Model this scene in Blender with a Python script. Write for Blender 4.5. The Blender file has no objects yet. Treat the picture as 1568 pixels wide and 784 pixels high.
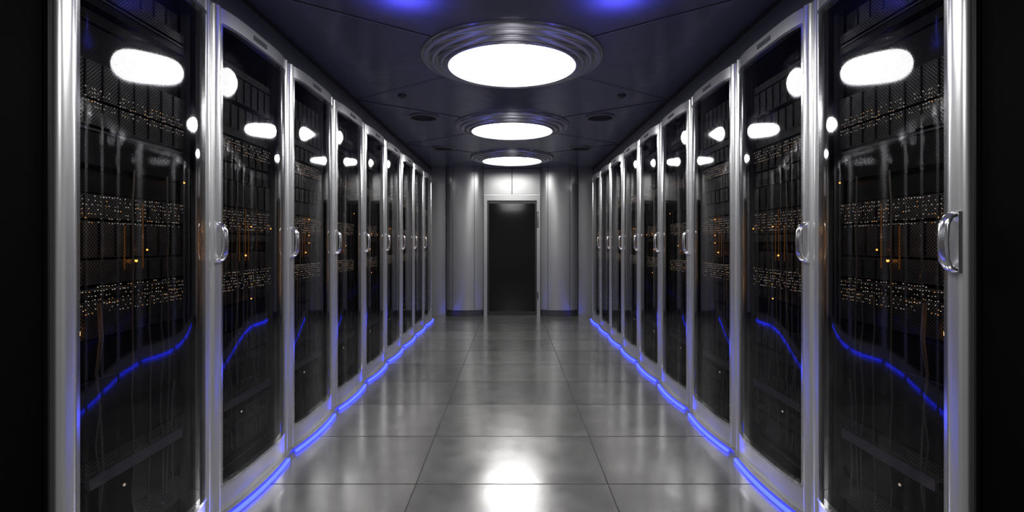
import bpy, bmesh, math, random
from mathutils import Vector
random.seed(7)
scene = bpy.context.scene
scene.view_settings.view_transform = 'Standard'
scene.view_settings.look = 'None'

# ------------------------------------------------------------------ materials
def new_mat(name):
    m = bpy.data.materials.new(name); m.use_nodes = True
    nt = m.node_tree
    return m, nt, nt.nodes['Principled BSDF']

def simple(name, col, rough=0.4, metal=0.0, noise=0.0, nscale=20, spec=0.5, bump=0.0, stretch=None):
    m, nt, p = new_mat(name)
    p.inputs['Base Color'].default_value = (*col, 1)
    p.inputs['Roughness'].default_value = rough
    p.inputs['Metallic'].default_value = metal
    p.inputs['Specular IOR Level'].default_value = spec
    if noise > 0 or bump > 0:
        tc = nt.nodes.new('ShaderNodeTexCoord'); mp = nt.nodes.new('ShaderNodeMapping')
        if stretch: mp.inputs['Scale'].default_value = stretch
        n = nt.nodes.new('ShaderNodeTexNoise'); n.inputs['Scale'].default_value = nscale
        n.inputs['Detail'].default_value = 5
        nt.links.new(tc.outputs['Object'], mp.inputs['Vector'])
        nt.links.new(mp.outputs['Vector'], n.inputs['Vector'])
        mr = nt.nodes.new('ShaderNodeMapRange')
        mr.inputs['From Min'].default_value = 0.3; mr.inputs['From Max'].default_value = 0.7
        mr.inputs['To Min'].default_value = rough - noise; mr.inputs['To Max'].default_value = rough + noise
        nt.links.new(n.outputs['Fac'], mr.inputs['Value'])
        nt.links.new(mr.outputs['Result'], p.inputs['Roughness'])
        if bump > 0:
            b = nt.nodes.new('ShaderNodeBump'); b.inputs['Strength'].default_value = bump
            b.inputs['Distance'].default_value = 0.01
            nt.links.new(n.outputs['Fac'], b.inputs['Height'])
            nt.links.new(b.outputs['Normal'], p.inputs['Normal'])
    return m

def emis(name, col, strength):
    m, nt, p = new_mat(name)
    p.inputs['Base Color'].default_value = (0.02, 0.02, 0.02, 1)
    p.inputs['Emission Color'].default_value = (*col, 1)
    p.inputs['Emission Strength'].default_value = strength
    return m

M_silver = simple('brushed_aluminium', (0.85, 0.85, 0.85), 0.29, 0.90)
M_chrome = simple('polished_steel', (0.88, 0.88, 0.9), 0.15, 0.97)
M_dark = simple('cabinet_black_steel', (0.016, 0.016, 0.017), 0.4, 0.2)
M_black = simple('black_paint', (0.0008, 0.0008, 0.0008), 0.7, 0.0, spec=0.03)
M_vest = simple('grey_paint', (0.32, 0.32, 0.33), 0.5, 0.1)
M_wallm = simple('satin_grey_panel', (0.37, 0.37, 0.365), 0.30, 0.6, noise=0.02, nscale=3)
M_trimm = simple('grey_trim', (0.20, 0.20, 0.22), 0.35, 0.6)
M_seam = simple('seam_dark', (0.02, 0.02, 0.022), 0.6)
M_fseam = simple('floor_seam', (0.012, 0.012, 0.012), 0.6)
M_ceilseam = simple('ceiling_seam', (0.24, 0.24, 0.33), 0.3, 0.5)
M_plinth = simple('dark_plinth', (0.06, 0.06, 0.065), 0.3, 0.4)
M_ring = simple('lamp_ring_metal', (0.46, 0.46, 0.53), 0.25, 0.9)
M_lamp = emis('lamp_diffuser', (1.0, 0.995, 0.99), 18.5)
M_led = emis('blue_led', (0.016, 0.026, 1.0), 10.0)
M_blueSpot = emis('blue_spot_led', (0.05, 0.05, 1.0), 2.0)
M_white = emis('indicator_white', (1.0, 0.84, 0.7), 0.6)
M_orangeD = emis('indicator_amber_dim', (1.0, 0.45, 0.12), 1.1)
M_orange = emis('indicator_orange', (1.0, 0.36, 0.06), 5.0)
M_orangeB = emis('indicator_orange_bright', (1.0, 0.42, 0.08), 30.0)
M_amber = emis('amber_tube', (1.0, 0.33, 0.04), 0.12)
M_cable = simple('grey_cable', (0.25, 0.22, 0.2), 0.4)
M_doorglass = simple('door_dark_glass', (0.006, 0.006, 0.006), 0.08, 0.0, spec=0.4)
M_doorin = simple('door_inner_rail', (0.014, 0.014, 0.014), 0.4)

# floor
def mth(nt, op, a, b=None, c=None):
    n = nt.nodes.new('ShaderNodeMath'); n.operation = op
    for i, v in enumerate((a, b, c)):
        if v is None: continue
        if isinstance(v, (int, float)): n.inputs[i].default_value = v
        else: nt.links.new(v, n.inputs[i])
    return n.outputs[0]
def floor_mat():
    m, nt, p = new_mat('polished_floor')
    tc = nt.nodes.new('ShaderNodeTexCoord')
    sp = nt.nodes.new('ShaderNodeSeparateXYZ'); nt.links.new(tc.outputs['Object'], sp.inputs['Vector'])
    ix = mth(nt,'FLOOR', mth(nt,'DIVIDE', mth(nt,'ADD', sp.outputs['X'], .516+1.032*3), 1.032))
    iy = mth(nt,'FLOOR', mth(nt,'DIVIDE', mth(nt,'ADD', sp.outputs['Y'], -2.81+.69*12), .69))
    cb = nt.nodes.new('ShaderNodeCombineXYZ'); nt.links.new(ix, cb.inputs[0]); nt.links.new(iy, cb.inputs[1])
    wn = nt.nodes.new('ShaderNodeTexWhiteNoise'); nt.links.new(cb.outputs[0], wn.inputs['Vector'])
    n = nt.nodes.new('ShaderNodeTexNoise'); n.inputs['Scale'].default_value = 5.0; n.inputs['Detail'].default_value = 10
    n.inputs['Roughness'].default_value = 0.7
    off = nt.nodes.new('ShaderNodeVectorMath'); off.operation='MULTIPLY_ADD'
    nt.links.new(wn.outputs['Color'], off.inputs[0]); off.inputs[1].default_value=(7,7,7)
    nt.links.new(tc.outputs['Object'], off.inputs[2])
    nt.links.new(off.outputs[0], n.inputs['Vector'])
    fac = mth(nt,'ADD', n.outputs['Fac'], mth(nt,'MULTIPLY', mth(nt,'SUBTRACT', wn.outputs['Value'], .5), .4))
    cr = nt.nodes.new('ShaderNodeValToRGB')
    cr.color_ramp.elements[0].position = 0.2; cr.color_ramp.elements[0].color = (0.17, 0.17, 0.168, 1)
    cr.color_ramp.elements[1].position = 0.8; cr.color_ramp.elements[1].color = (0.34, 0.335, 0.325, 1)
    nt.links.new(fac, cr.inputs['Fac'])
    nt.links.new(cr.outputs['Color'], p.inputs['Base Color'])
    mr = nt.nodes.new('ShaderNodeMapRange'); mr.inputs['From Min'].default_value = .3; mr.inputs['From Max'].default_value = .7
    mr.inputs['To Min'].default_value = 0.16; mr.inputs['To Max'].default_value = 0.23
    n2 = nt.nodes.new('ShaderNodeTexNoise'); n2.inputs['Scale'].default_value = 6; n2.inputs['Detail'].default_value = 6
    nt.links.new(off.outputs[0], n2.inputs['Vector'])
    nt.links.new(n2.outputs['Fac'], mr.inputs['Value'])
    nt.links.new(mr.outputs['Result'], p.inputs['Roughness'])
    p.inputs['Metallic'].default_value = 0.7
    return m
M_floor = floor_mat()

def dots(nt, pitch):
    tc = nt.nodes.new('ShaderNodeTexCoord'); sp = nt.nodes.new('ShaderNodeSeparateXYZ')
    nt.links.new(tc.outputs['Object'], sp.inputs['Vector'])
    k = 2*math.pi/pitch
    return mth(nt,'MULTIPLY', mth(nt,'SINE', mth(nt,'MULTIPLY', sp.outputs['Y'], k)), mth(nt,'SINE', mth(nt,'MULTIPLY', sp.outputs['Z'], k)))

def glass_mat():
    m = bpy.data.materials.new('tinted_glass'); m.use_nodes = True
    nt = m.node_tree; nt.nodes.clear()
    out = nt.nodes.new('ShaderNodeOutputMaterial')
    tr = nt.nodes.new('ShaderNodeBsdfTransparent')
    gl = nt.nodes.new('ShaderNodeBsdfGlossy'); gl.inputs['Roughness'].default_value = 0.045
    gl.inputs['Color'].default_value = (0.9, 0.9, 0.92, 1)
    fr0 = nt.nodes.new('ShaderNodeFresnel'); fr0.inputs['IOR'].default_value = 1.5
    fr = mth(nt,'MULTIPLY_ADD', fr0.outputs['Fac'], .9, 0.01)
    mx = nt.nodes.new('ShaderNodeMixShader')
    nt.links.new(fr, mx.inputs['Fac'])
    nt.links.new(tr.outputs['BSDF'], mx.inputs[1]); nt.links.new(gl.outputs['BSDF'], mx.inputs[2])
    cr = nt.nodes.new('ShaderNodeValToRGB')
    cr.color_ramp.elements[0].position = 0.1; cr.color_ramp.elements[0].color = (0.42, 0.42, 0.43, 1)
    cr.color_ramp.elements[1].position = 0.45; cr.color_ramp.elements[1].color = (0.86, 0.86, 0.87, 1)
    nt.links.new(dots(nt, .011), cr.inputs['Fac']); nt.links.new(cr.outputs['Color'], tr.inputs['Color'])
    nt.links.new(mx.outputs['Shader'], out.inputs['Surface'])
    return m
M_glass = glass_mat()

def perf_mat():
    m, nt, p = new_mat('perforated_server_face')
    cr = nt.nodes.new('ShaderNodeValToRGB')
    cr.color_ramp.elements[0].position = 0.0; cr.color_ramp.elements[0].color = (0.035, 0.035, 0.035, 1)
    cr.color_ramp.elements[1].position = 0.5; cr.color_ramp.elements[1].color = (0.32, 0.317, 0.31, 1)
    nt.links.new(dots(nt,.014), cr.inputs['Fac']); nt.links.new(cr.outputs['Color'], p.inputs['Base Color'])
    p.inputs['Roughness'].default_value = 0.35; p.inputs['Metallic'].default_value = 0.4
    return m
M_perf = perf_mat()

def ceil_mat():
    m, nt, p = new_mat('ceiling_panel_blue_grey')
    p.inputs['Base Color'].default_value = (0.115, 0.115, 0.185, 1)
    p.inputs['Roughness'].default_value = 0.25
    p.inputs['Metallic'].default_value = 0.4
    tc = nt.nodes.new('ShaderNodeTexCoord')
    n = nt.nodes.new('ShaderNodeTexNoise'); n.inputs['Scale'].default_value = 1.3; n.inputs['Detail'].default_value = 3
    nt.links.new(tc.outputs['Object'], n.inputs['Vector'])
    b = nt.nodes.new('ShaderNodeBump'); b.inputs['Strength'].default_value = 0.35; b.inputs['Distance'].default_value = 0.06
    nt.links.new(n.outputs['Fac'], b.inputs['Height']); nt.links.new(b.outputs['Normal'], p.inputs['Normal'])
    return m
M_ceil = ceil_mat()

# ------------------------------------------------------------------ mesh helpers
class MB:
    """mesh builder with material slots"""
    def __init__(s): s.v = []; s.f = []; s.mi = []; s.mats = []
    def mat(s, m):
        if m not in s.mats: s.mats.append(m)
        return s.mats.index(m)
    def box(s, x0, x1, y0, y1, z0, z1, m):
        b = len(s.v)
        s.v += [(x0,y0,z0),(x1,y0,z0),(x1,y1,z0),(x0,y1,z0),(x0,y0,z1),(x1,y0,z1),(x1,y1,z1),(x0,y1,z1)]
        fs = [(0,3,2,1),(4,5,6,7),(0,1,5,4),(1,2,6,5),(2,3,7,6),(3,0,4,7)]
        k = s.mat(m)
        for f in fs: s.f.append(tuple(b+i for i in f)); s.mi.append(k)
    def band(s, A, B, z0, z1, m):
        """solid between polyline A (outer) and B (inner) in plan, extruded z0..z1"""
        b = len(s.v); n = len(A); k = s.mat(m)
        for P, z in ((A,z0),(A,z1),(B,z0),(B,z1)):
            s.v += [(p[0],p[1],z) for p in P]
        a0,a1,b0,b1 = b, b+n, b+2*n, b+3*n
        for i in range(n-1):
            for q in ((a0+i,a0+i+1,a1+i+1,a1+i),(b0+i+1,b0+i,b1+i,b1+i+1),
                      (a1+i,a1+i+1,b1+i+1,b1+i),(a0+i+1,a0+i,b0+i,b0+i+1)):
                s.f.append(q); s.mi.append(k)
        s.f.append((a0,a1,b1,b0)); s.mi.append(k)
        e=n-1
        s.f.append((a0+e,b0+e,b1+e,a1+e)); s.mi.append(k)
    def prism(s, P, z0, z1, m):
        b = len(s.v); n = len(P); k = s.mat(m)
        s.v += [(p[0],p[1],z0) for p in P] + [(p[0],p[1],z1) for p in P]
        for i in range(n):
            j=(i+1)%n
            s.f.append((b+i,b+j,b+n+j,b+n+i)); s.mi.append(k)
        s.f.append(tuple(b+i for i in range(n))[::-1]); s.mi.append(k)
        s.f.append(tuple(b+n+i for i in range(n))); s.mi.append(k)
    def sheet(s, P, z0, z1, m):
        b = len(s.v); n = len(P); k = s.mat(m)
        s.v += [(p[0],p[1],z0) for p in P] + [(p[0],p[1],z1) for p in P]
        for i in range(n-1):
            s.f.append((b+i,b+i+1,b+n+i+1,b+n+i)); s.mi.append(k)
    def tube(s, path, r, m, seg=10, ell=1.0, caps=True):
        b = len(s.v); k = s.mat(m); n=len(path)
        for i,p in enumerate(path):
            p = Vector(p)
            t = (Vector(path[min(i+1,n-1)]) - Vector(path[max(i-1,0)])).normalized()
            a = t.cross(Vector((0,1,0)))
            if a.length < 1e-3: a = Vector((1,0,0))
            a.normalize(); c = t.cross(a).normalized()
            for q in range(seg):
                th = 2*math.pi*q/seg
                w = p + a*math.cos(th)*r + c*math.sin(th)*r*ell
                s.v.append(tuple(w))
        for i in range(n-1):
            for q in range(seg):
                q2=(q+1)%seg
                s.f.append((b+i*seg+q,b+i*seg+q2,b+(i+1)*seg+q2,b+(i+1)*seg+q)); s.mi.append(k)
        if caps:
            s.f.append(tuple(b+q for q in range(seg))[::-1]); s.mi.append(k)
            s.f.append(tuple(b+(n-1)*seg+q for q in range(seg))); s.mi.append(k)
    def lathe(s, prof, cx, cy, m, seg=64, capend=False):
        b=len(s.v); k=s.mat(m); n=len(prof)
        for r,z in prof:
            for q in range(seg):
                th=2*math.pi*q/seg
                s.v.append((cx+r*math.cos(th), cy+r*math.sin(th), z))
        for i in range(n-1):
            for q in range(seg):
                q2=(q+1)%seg
                s.f.append((b+i*seg+q,b+i*seg+q2,b+(i+1)*seg+q2,b+(i+1)*seg+q)); s.mi.append(k)
        if capend:
            s.f.append(tuple(b+(n-1)*seg+q for q in range(seg))); s.mi.append(k)
    def mesh(s, name, sx=1, smooth=True, ang=35):
        me = bpy.data.meshes.new(name)
        me.from_pydata([(sx*x,y,z) for x,y,z in s.v], [], s.f)
        for m in s.mats: me.materials.append(m)
        for p,k in zip(me.polygons, s.mi): p.material_index = k
        bm = bmesh.new(); bm.from_mesh(me)
        bmesh.ops.recalc_face_normals(bm, faces=bm.faces)
        if smooth:
            for f in bm.faces: f.smooth = True
            for e in bm.edges:
                if len(e.link_faces) == 2 and e.calc_face_angle(0) > math.radians(ang): e.smooth = False
        bm.to_mesh(me); bm.free()
        return me

def obj(name, me, parent=None, loc=(0,0,0), bevel=0):
    o = bpy.data.objects.new(name, me); scene.collection.objects.link(o)
    o.location = loc
    if parent: o.parent = parent
    if bevel:
        md = o.modifiers.new('bevel','BEVEL'); md.width=bevel; md.segments=3; md.limit_method='ANGLE'
        md.angle_limit=math.radians(40)
    return o
def empty(name, loc=(0,0,0)):
    e = bpy.data.objects.new(name, None); scene.collection.objects.link(e); e.location = loc
    e.empty_display_size = 0.1
    return e

# ------------------------------------------------------------------ room
CEIL = 2.61; XW = 2.32; Y0 = -3.2; YB = 9.30
EDGE = 1.44
def boxobj(name, *a, m, bevel=0):
    b = MB(); b.box(*a, m); return obj(name, b.mesh(name, smooth=False), bevel=bevel)

boxobj('floor', -XW-.1, XW+.1, Y0-.1, YB+.2, -0.1, 0, m=M_floor)
boxobj('ceiling', -XW-.1, XW+.1, Y0-.1, YB+.2, CEIL, CEIL+.1, m=M_ceil)
boxobj('wall_left', -XW-.1, -XW, Y0, YB+.1, 0, CEIL, m=M_vest)
boxobj('wall_right', XW, XW+.1, Y0, YB+.1, 0, CEIL, m=M_vest)
boxobj('wall_front', -XW, XW, Y0-.1, Y0, 0, CEIL, m=M_vest)
# back wall with recessed doorway
b = MB()
b.box(-XW, -0.47, YB, YB+.1, 0, CEIL, M_wallm)
b.box(0.47, XW, YB, YB+.1, 0, CEIL, M_wallm)
b.box(-0.47, 0.47, YB, YB+.1, 2.08, CEIL, M_wallm)
obj('wall_back', b.mesh('wall_back', smooth=False))
# dark end partitions either side of the aisle mouth
for sgn, nm in ((-1,'left'),(1,'right')):
    x0, x1 = sorted((sgn*1.405, sgn*XW))
    boxobj('wall_%s_partition'%nm, x0, x1, 1.42, 1.56, 0, CEIL, m=M_black)
    # soffit / fascia above the cabinets
    b = MB()
    P = [(sgn*EDGE, 1.56), (sgn*EDGE, YB)]; Q=[(sgn*(EDGE+.05),1.56),(sgn*(EDGE+.05),YB)]
    b.band(P, Q, 2.43, CEIL, M_trimm)
    x0, x1 = sorted((sgn*(EDGE-.012), sgn*(EDGE+.05)))
    b.box(x0, x1, 1.57, YB, 2.405, 2.445, M_silver)
    b.box(x0, x1, 1.57, YB, CEIL-.02, CEIL, M_seam)
    obj('trim_%s'%nm, b.mesh('trim', smooth=False))

# floor tile joints
b = MB()
TW = 0.516
for x in (-TW, TW):
    b.box(x-.003, x+.003, Y0, YB, 0.0, 0.0008, M_fseam)
y = 2.81 - 0.69*8
while y < YB:
    b.box(-XW, XW, y-.003, y+.003, 0.0, 0.0008, M_fseam); y += 0.69
obj('trim_floor_joints', b.mesh('joints', smooth=False))

# ceiling seams: diagonal crosses through each lamp
LY = [-0.60, 1.56, 3.72, 5.88, 8.05]
PITCH = 2.16
b = MB()
def strip(x0,y0,x1,y1,w,z0,z1,m):
    d = Vector((x1-x0,y1-y0)).normalized(); n = Vector((-d.y,d.x))*w/2
    b.prism([(x0-n.x,y0-n.y),(x1-n.x,y1-n.y),(x1+n.x,y1+n.y),(x0+n.x,y0+n.y)], z0, z1, m)
for ly in LY:
    for sx in (-1,1):
        for sy in (-1,1):
            ye = ly+sy*PITCH/2
            if ye > YB: ye = YB
            strip(sx*.42, ly+sy*.315, sx*EDGE*(abs(ye-ly)/(PITCH/2)), ye, .008, CEIL-.003, CEIL, M_ceilseam)
            strip(sx*.42, ly+sy*.325, sx*EDGE*(abs(ye-ly)/(PITCH/2)), ye+.008*sy, .005, CEIL-.004, CEIL, M_seam)
obj('trim_ceiling_seams', b.mesh('cseams', smooth=False))

# ceiling lamps
for ly in LY:
    e = empty('ceiling_lamp', (0, ly, 0))
    b = MB()
    prof=[(.645,CEIL),(.64,CEIL-.02),(.615,CEIL-.032),(.60,CEIL-.025),(.592,CEIL-.03),(.575,CEIL-.046),(.55,CEIL-.05),(.538,CEIL-.042),
          (.53,CEIL-.05),(.51,CEIL-.064),(.49,CEIL-.066),(.48,CEIL-.058),(.475,CEIL-.066),(.462,CEIL-.074),(.45,CEIL-.07),(.447,CEIL-.055)]
    b.lathe(prof,0,0,M_ring,seg=96)
    obj('ring_housing', b.mesh('ring_housing', ang=60), e)
    b = MB()
    b.lathe([(.448,CEIL-.056),(.40,CEIL-.066),(.30,CEIL-.075),(.15,CEIL-.081),(.02,CEIL-.083)],0,0,M_lamp,seg=64,capend=True)
    obj('diffuser', b.mesh('diffuser'), e)

# ceiling vents
for vx,vy in ((.92,5.45),(-.92,5.45),(.95,7.25),(-.95,7.25)):
    b = MB()
    b.lathe([(.15,CEIL),(.148,CEIL-.012),(.13,CEIL-.016)],0,0,M_trimm,seg=40)
    for r in (.125,.10,.075,.05,.025):
        b.lathe([(r,CEIL-.004),(r-.004,CEIL-.014),(r-.012,CEIL-.014),(r-.014,CEIL-.002)],0,0,M_seam,seg=32)
    obj('ceiling_vent', b.mesh('vent'), None, (vx,vy,0))
for vx,vy in ((.98,4.66),(-.98,4.66)):
    b = MB()
    b.lathe([(.04,CEIL),(.038,CEIL-.008),(.025,CEIL-.018),(.010,CEIL-.026),(.008,CEIL-.026)],0,0,M_seam,seg=24,capend=True)
    obj('smoke_detector', b.mesh('det'), None, (vx,vy,0))
# blue accent spots
for vx in (-.57,.57):
    e = empty('blue_ceiling_spotlight', (vx, 2.66, 0))
    b = MB(); b.lathe([(.03,CEIL),(.03,CEIL-.012),(.022,CEIL-.016),(.020,CEIL-.008)],0,0,M_ring,seg=32)
    obj('bezel', b.mesh('bezel'), e)
    b = MB(); b.lathe([(.020,CEIL-.009),(.012,CEIL-.014),(.003,CEIL-.016)],0,0,M_blueSpot,seg=24,capend=True)
    obj('lens', b.mesh('lens'), e)
    ld = bpy.data.lights.new('blue_glow','SPOT'); ld.energy=15; ld.color=(.12,.12,1); ld.shadow_soft_size=.02
    ld.spot_size=math.radians(150); ld.spot_blend=1.0
    lo = bpy.data.objects.new('glow', ld); scene.collection.objects.link(lo); lo.parent=e; lo.location=(0,.14,CEIL-.16)
    lo.rotation_euler=(math.pi,0,0)

# ------------------------------------------------------------------ back wall features
def column(cx):
    b = MB(); n=28; hw=.33; dep=.17
    P=[(hw*math.cos(math.pi*(1-i/n)), -dep*math.sin(math.pi*i/n)**.8) for i in range(n+1)]
    Q=[(p[0],0) for p in P]
    b.band(P,Q,0.11,CEIL,M_wallm)
    P2=[(p[0]*.985,p[1]*.94) for p in P]
    b.band(P2,Q,0,0.11,M_plinth)
    # vertical panel joints
    for t in (.30,.70):
        i=int(n*t); p=P[i]
        b.box(p[0]-.004,p[0]+.004,p[1]-.0015,p[1]+.02,.11,CEIL,M_seam)
    return obj('curved_wall_column', b.mesh('column'), None, (cx,YB,0))
column(-.835); column(.835)
b = MB()
# side flat panels seams and head panels
for sx in (-1,1):
    x0,x1=sorted((sx*1.165,sx*1.18)); b.box(x0,x1,YB-.006,YB,0,CEIL,M_seam)
    x0,x1=sorted((sx*.006,sx*.495)); b.box(x0,x1,YB-.03,YB,2.155,CEIL-.01,M_wallm)
b.box(-.50,.50,YB-.02,YB,2.135,2.15,M_silver)
b.box(-.006,.006,YB-.012,YB,2.15,CEIL,M_seam)
b.box(-.50,.50,YB-.035,YB,2.128,2.136,M_seam)
obj('trim_back_panels', b.mesh('tbp',smooth=False), bevel=0)
e = empty('door_1',(0,YB,0))
b = MB()
b.box(-.50,-.44,-.045,.06,0,2.13,M_wallm); b.box(.44,.50,-.045,.06,0,2.13,M_wallm); b.box(-.44,.44,-.045,.06,2.04,2.13,M_wallm)
b.box(-.506,-.50,-.04,.0,0,2.13,M_seam); b.box(.50,.506,-.04,.0,0,2.13,M_seam)
obj('frame', b.mesh('door_frame',smooth=False), e)
b = MB(); b.box(-.437,.437,.01,.03,.01,2.035,M_doorglass)
obj('glass_leaf', b.mesh('leaf',smooth=False), e)
b = MB()
b.box(-.437,-.41,-.01,.035,0,2.035,M_doorin); b.box(.41,.437,-.01,.035,0,2.035,M_doorin)
b.box(-.41,.41,-.01,.035,1.99,2.035,M_doorin); b.box(-.41,.41,-.01,.035,0.0,.07,M_doorin)
obj('leaf_rails', b.mesh('rails',smooth=False), e)
b = MB()
b.tube([(.455,-.045,1.58),(.455,-.075,1.60),(.455,-.08,1.70),(.455,-.075,1.80),(.455,-.045,1.82)],.010,M_chrome)
b.box(.44,.47,-.052,-.044,1.56,1.84,M_plinth)
b.box(.445,.465,-.06,-.044,.30,.42,M_plinth)
obj('handle', b.mesh('dhandle'), e)

# ------------------------------------------------------------------ server cabinets
W=.812; SAG=.045; PW=4.0
def ap(t,off=0.0,sag=None,pw=None):
    sag = SAG if sag is None else sag; pw = PW if pw is None else pw
    s=2*t-1
    x=sag*(1-abs(s)**pw); y=W*t
    dx=-sag*pw*abs(s)**(pw-1)*(1 if s>0 else -1)*2/W
    l=math.hypot(1,dx)
    return (x+off/l, y-off*dx/l)
def arc(t0,t1,off=0,n=36,sag=None,pw=None): return [ap(t0+(t1-t0)*i/n,off,sag,pw) for i in range(n+1)]
ZT=2.40; ZG0=.155; ZG1=2.325
def stile(b,t0,t1,z0,z1,m):
    n=12; P=[]
    for i in range(n+1):
        s=i/n; o=.016*(1-abs(2*s-1)**3.0)
        P.append(ap(t0+(t1-t0)*s,o))
    Q=[ap(t0+(t1-t0)*i/n,-.035) for i in range(n+1)]
    b.band(P,Q,z0,z1,m)

def make_set(sx):
    S={}
    b=MB()
    stile(b,.006,.078,.035,ZT,M_silver); stile(b,.922,.994,.035,ZT,M_silver)
    S['frame_stiles']=b.mesh('frame_stiles',sx,ang=50)
    b=MB()
    b.band(arc(.07,.93,.004),arc(.07,.93,-.035),ZG1,ZT,M_silver)
    b.band(arc(.07,.93,.004),arc(.07,.93,-.035),.035,ZG0,M_silver)
    # thin inner chrome bead around the glass
    b.band(arc(.078,.922,.009),arc(.078,.922,-.01),ZG1-.010,ZG1+.004,M_chrome)
    b.band(arc(.078,.922,.009),arc(.078,.922,-.01),ZG0-.004,ZG0+.010,M_chrome)
    b.band(arc(.076,.088,.006,3),arc(.076,.088,-.01,3),ZG0,ZG1,M_chrome)
    b.band(arc(.912,.924,.006,3),arc(.912,.924,-.01,3),ZG0,ZG1,M_chrome)
    # small vent grille on the top rail
    for i in range(9):
        t=.40+.02*i
        b.band(arc(t,t+.011,.009,2),arc(t,t+.011,.002,2),ZG1+.026,ZT-.026,M_trimm)
    S['frame_rails']=b.mesh('frame_rails',sx,ang=40)
    b=MB(); b.sheet(arc(.08,.92,-.006,48),ZG0,ZG1,M_glass)
    S['door_glass']=b.mesh('door_glass',sx)
    b=MB()
    # carcass
    D=.86
    b.box(-D,-.012,.003,.010,0.03,ZT,M_dark); b.box(-D,-.012,W-.010,W-.003,0.03,ZT,M_dark)
    b.box(-D,-D+.01,.01,W-.01,.03,ZT,M_dark)
    T=arc(.02,.98,-.02); b.band(T,[(-D,p[1]) for p in T],ZT-.02,ZT-.002,M_dark)
    b.band(T,[(-D,p[1]) for p in T],.03,.05,M_dark)
    T=arc(.01,.99,-.03); b.band(T,[(-D,p[1]) for p in T],0,.03,M_plinth)
    b.box(-.05,-.012,.003,.045,.05,ZT-.02,M_dark); b.box(-.05,-.012,W-.045,W-.003,.05,ZT-.02,M_dark)
    S['carcass']=b.mesh('carcass',sx)
    LS=dict(sag=.034,pw=2.0)
    def sh(P,d): return [(p[0]+d,p[1]) for p in P]
    b=MB(); b.band(sh(arc(.04,.88,0,24,**LS),.058),sh(arc(.04,.88,0,24,**LS),.044),.004,.018,M_led)
    S['led_strip']=b.mesh('led_strip',sx)
    b=MB()
    b.band(sh(arc(0,1,0,24,**LS),.043),[(-.03,W*i/24) for i in range(25)],.0,.034,M_trimm)
    b.band(sh(arc(0,1,0,24,**LS),.061),sh(arc(0,1,0,24,**LS),.043),.0,.003,M_trimm)
    S['led_channel']=b.mesh('led_channel',sx)
    # handle on near stile
    b=MB()
    cx,cy=ap(.045,.014)
    b.box(cx-.006,cx+.006,cy-.020,cy+.020,1.205,1.395,M_silver)
    path=[(cx,cy,1.215),(cx+.022,cy,1.222),(cx+.034,cy,1.245),(cx+.037,cy,1.30),(cx+.034,cy,1.355),(cx+.022,cy,1.378),(cx,cy,1.385)]
    b.tube(path,.0095,M_chrome,seg=14,ell=2.1)
    S['handle']=b.mesh('handle',sx,ang=50)
    return S

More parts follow.
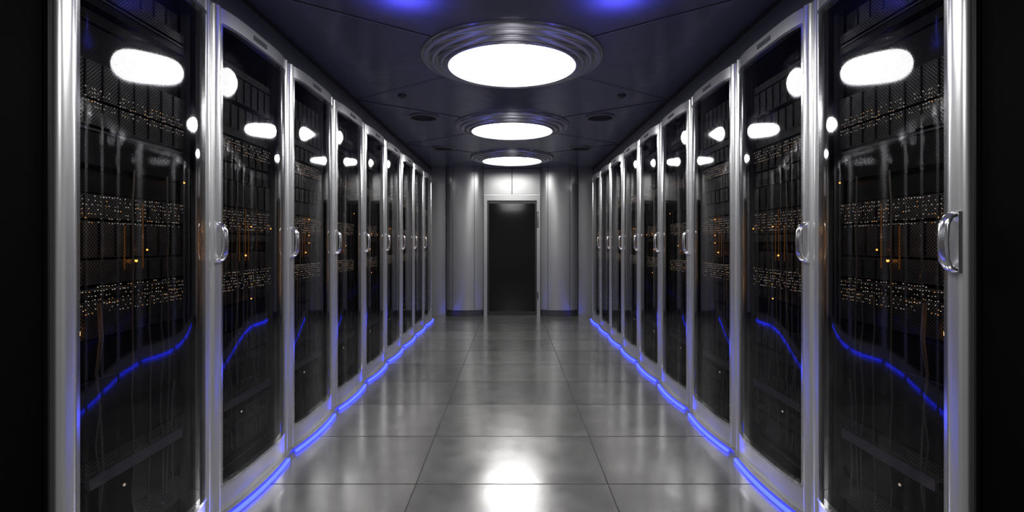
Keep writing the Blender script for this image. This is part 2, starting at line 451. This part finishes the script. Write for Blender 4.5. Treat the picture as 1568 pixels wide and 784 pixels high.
def make_servers(sx, seed):
    rnd=random.Random(seed)
    b=MB()
    XF=-.045
    for y0 in (.07,W-.095):
        b.box(XF-.02,XF+.008,y0,y0+.025,.06,ZT-.03,M_trimm)
    z=.10
    while z<2.28:
        h=rnd.choice([.044,.044,.088,.088,.132])
        if z+h>2.30: break
        kind=rnd.random()
        dx=rnd.choice([0,0,-.012,-.03])
        m=M_perf if kind<.65 else M_dark
        b.box(-.70,XF+dx,.10,W-.10,z+.003,z+h-.003,m)
        if kind>.85:
            b.box(XF+dx,XF+dx+.008,.12,W-.12,z+h-.014,z+h-.008,M_trimm)
        if kind<.45 and h>.08:
            for i in range(1,8):
                yy=.10+(W-.20)*i/8
                b.box(XF+dx,XF+dx+.006,yy-.0025,yy+.0025,z+.006,z+h-.006,M_dark)
        z+=h+.004
    # light tray near the bottom
    b.box(-.5,XF+.03,.16,W-.16,.50,.512,M_silver)
    b.box(XF+.022,XF+.03,.16,W-.16,.47,.512,M_silver)
    for i in range(7):
        yy=.2+rnd.random()*.42
        x=XF+.02
        pts=[(x+rnd.uniform(-.004,.008),yy+rnd.uniform(-.008,.008),.25+j*.12) for j in range(rnd.choice([5,8,12]))]
        b.tube(pts,.0035,M_cable,seg=6)
    me1=b.mesh('server_stack',sx)
    # indicator lamps
    b=MB()
    x=XF+.012
    for zc,rows in ((1.80,5),(1.42,7),(1.11,7)):
        for r in range(rows):
            for c in range(44):
                if rnd.random()<.45: continue
                yy=.13+c*.0128+rnd.uniform(-.002,.002); zz=zc+(r-rows/2)*.015+rnd.uniform(-.002,.002)
                s=.0009+rnd.random()*.0009
                b.box(x,x+.002,yy-s,yy+s,zz-s,zz+s,M_orangeD if rnd.random()<.12 else M_white)
    for k in range(4):
        yy=rnd.choice([.12,.3,.46,.69]); zz=rnd.uniform(.95,1.6); s=.0028
        b.box(x,x+.004,yy-s,yy+s,zz-s,zz+s,M_orange)
    for zz,s in ((1.37,.0045),(1.24,.0035),(1.0,.006)):
        yy=.135; b.box(x,x+.005,yy-s,yy+s,zz-s,zz+s,M_orangeB)
    yy=.40; zz=1.23; s=.004; b.box(x,x+.005,yy-s,yy+s,zz-s,zz+s,M_orange)
    s=.004; b.box(x+.03,x+.034,.3-s,.3+s,.43-s,.43+s,M_white)
    for k in range(3):
        yy=.34+.05*k+rnd.uniform(-.01,.01); b.box(x,x+.003,yy-.0012,yy+.0012,1.20,1.42+rnd.uniform(-.08,.1),M_amber)
    me2=b.mesh('indicators',sx,smooth=False)
    return me1,me2

BX=1.39; YS=1.575; N=9
for sgn in (-1,1):
    sx = 1 if sgn<0 else -1
    S=make_set(sx)
    SV=[make_servers(sx,11),make_servers(sx,23),make_servers(sx,37)]
    for i in range(N):
        e=empty('server_cabinet',(sgn*BX,YS+i*W,0))
        for k,me in S.items():
            if k=='handle':
                if sgn<0 and i==0: continue
                if sgn>0 and i==2: continue
            obj(k,me,e)
        a,c=SV[i%3]
        obj('server_stack',a,e); obj('indicators',c,e)
for sgn in (-1,1):
    x0,x1=sorted((sgn*1.40,sgn*2.25))
    boxobj('trim_row_end', x0,x1,YS+N*W+.002,YS+N*W+.03,0,2.42,m=M_trimm)

# ------------------------------------------------------------------ world & camera
w=bpy.data.worlds.new('world'); scene.world=w; w.use_nodes=True
w.node_tree.nodes['Background'].inputs['Color'].default_value=(0.01,0.01,0.012,1)
w.node_tree.nodes['Background'].inputs['Strength'].default_value=0.3
cd=bpy.data.cameras.new('camera'); cam=bpy.data.objects.new('camera',cd); scene.collection.objects.link(cam)
cam.location=(0,0,1.30); cam.rotation_euler=(math.radians(90),0,0)
cd.sensor_width=36; cd.lens=800/1568*36; cd.shift_y=-21/1568; cd.clip_start=.02
scene.camera=cam
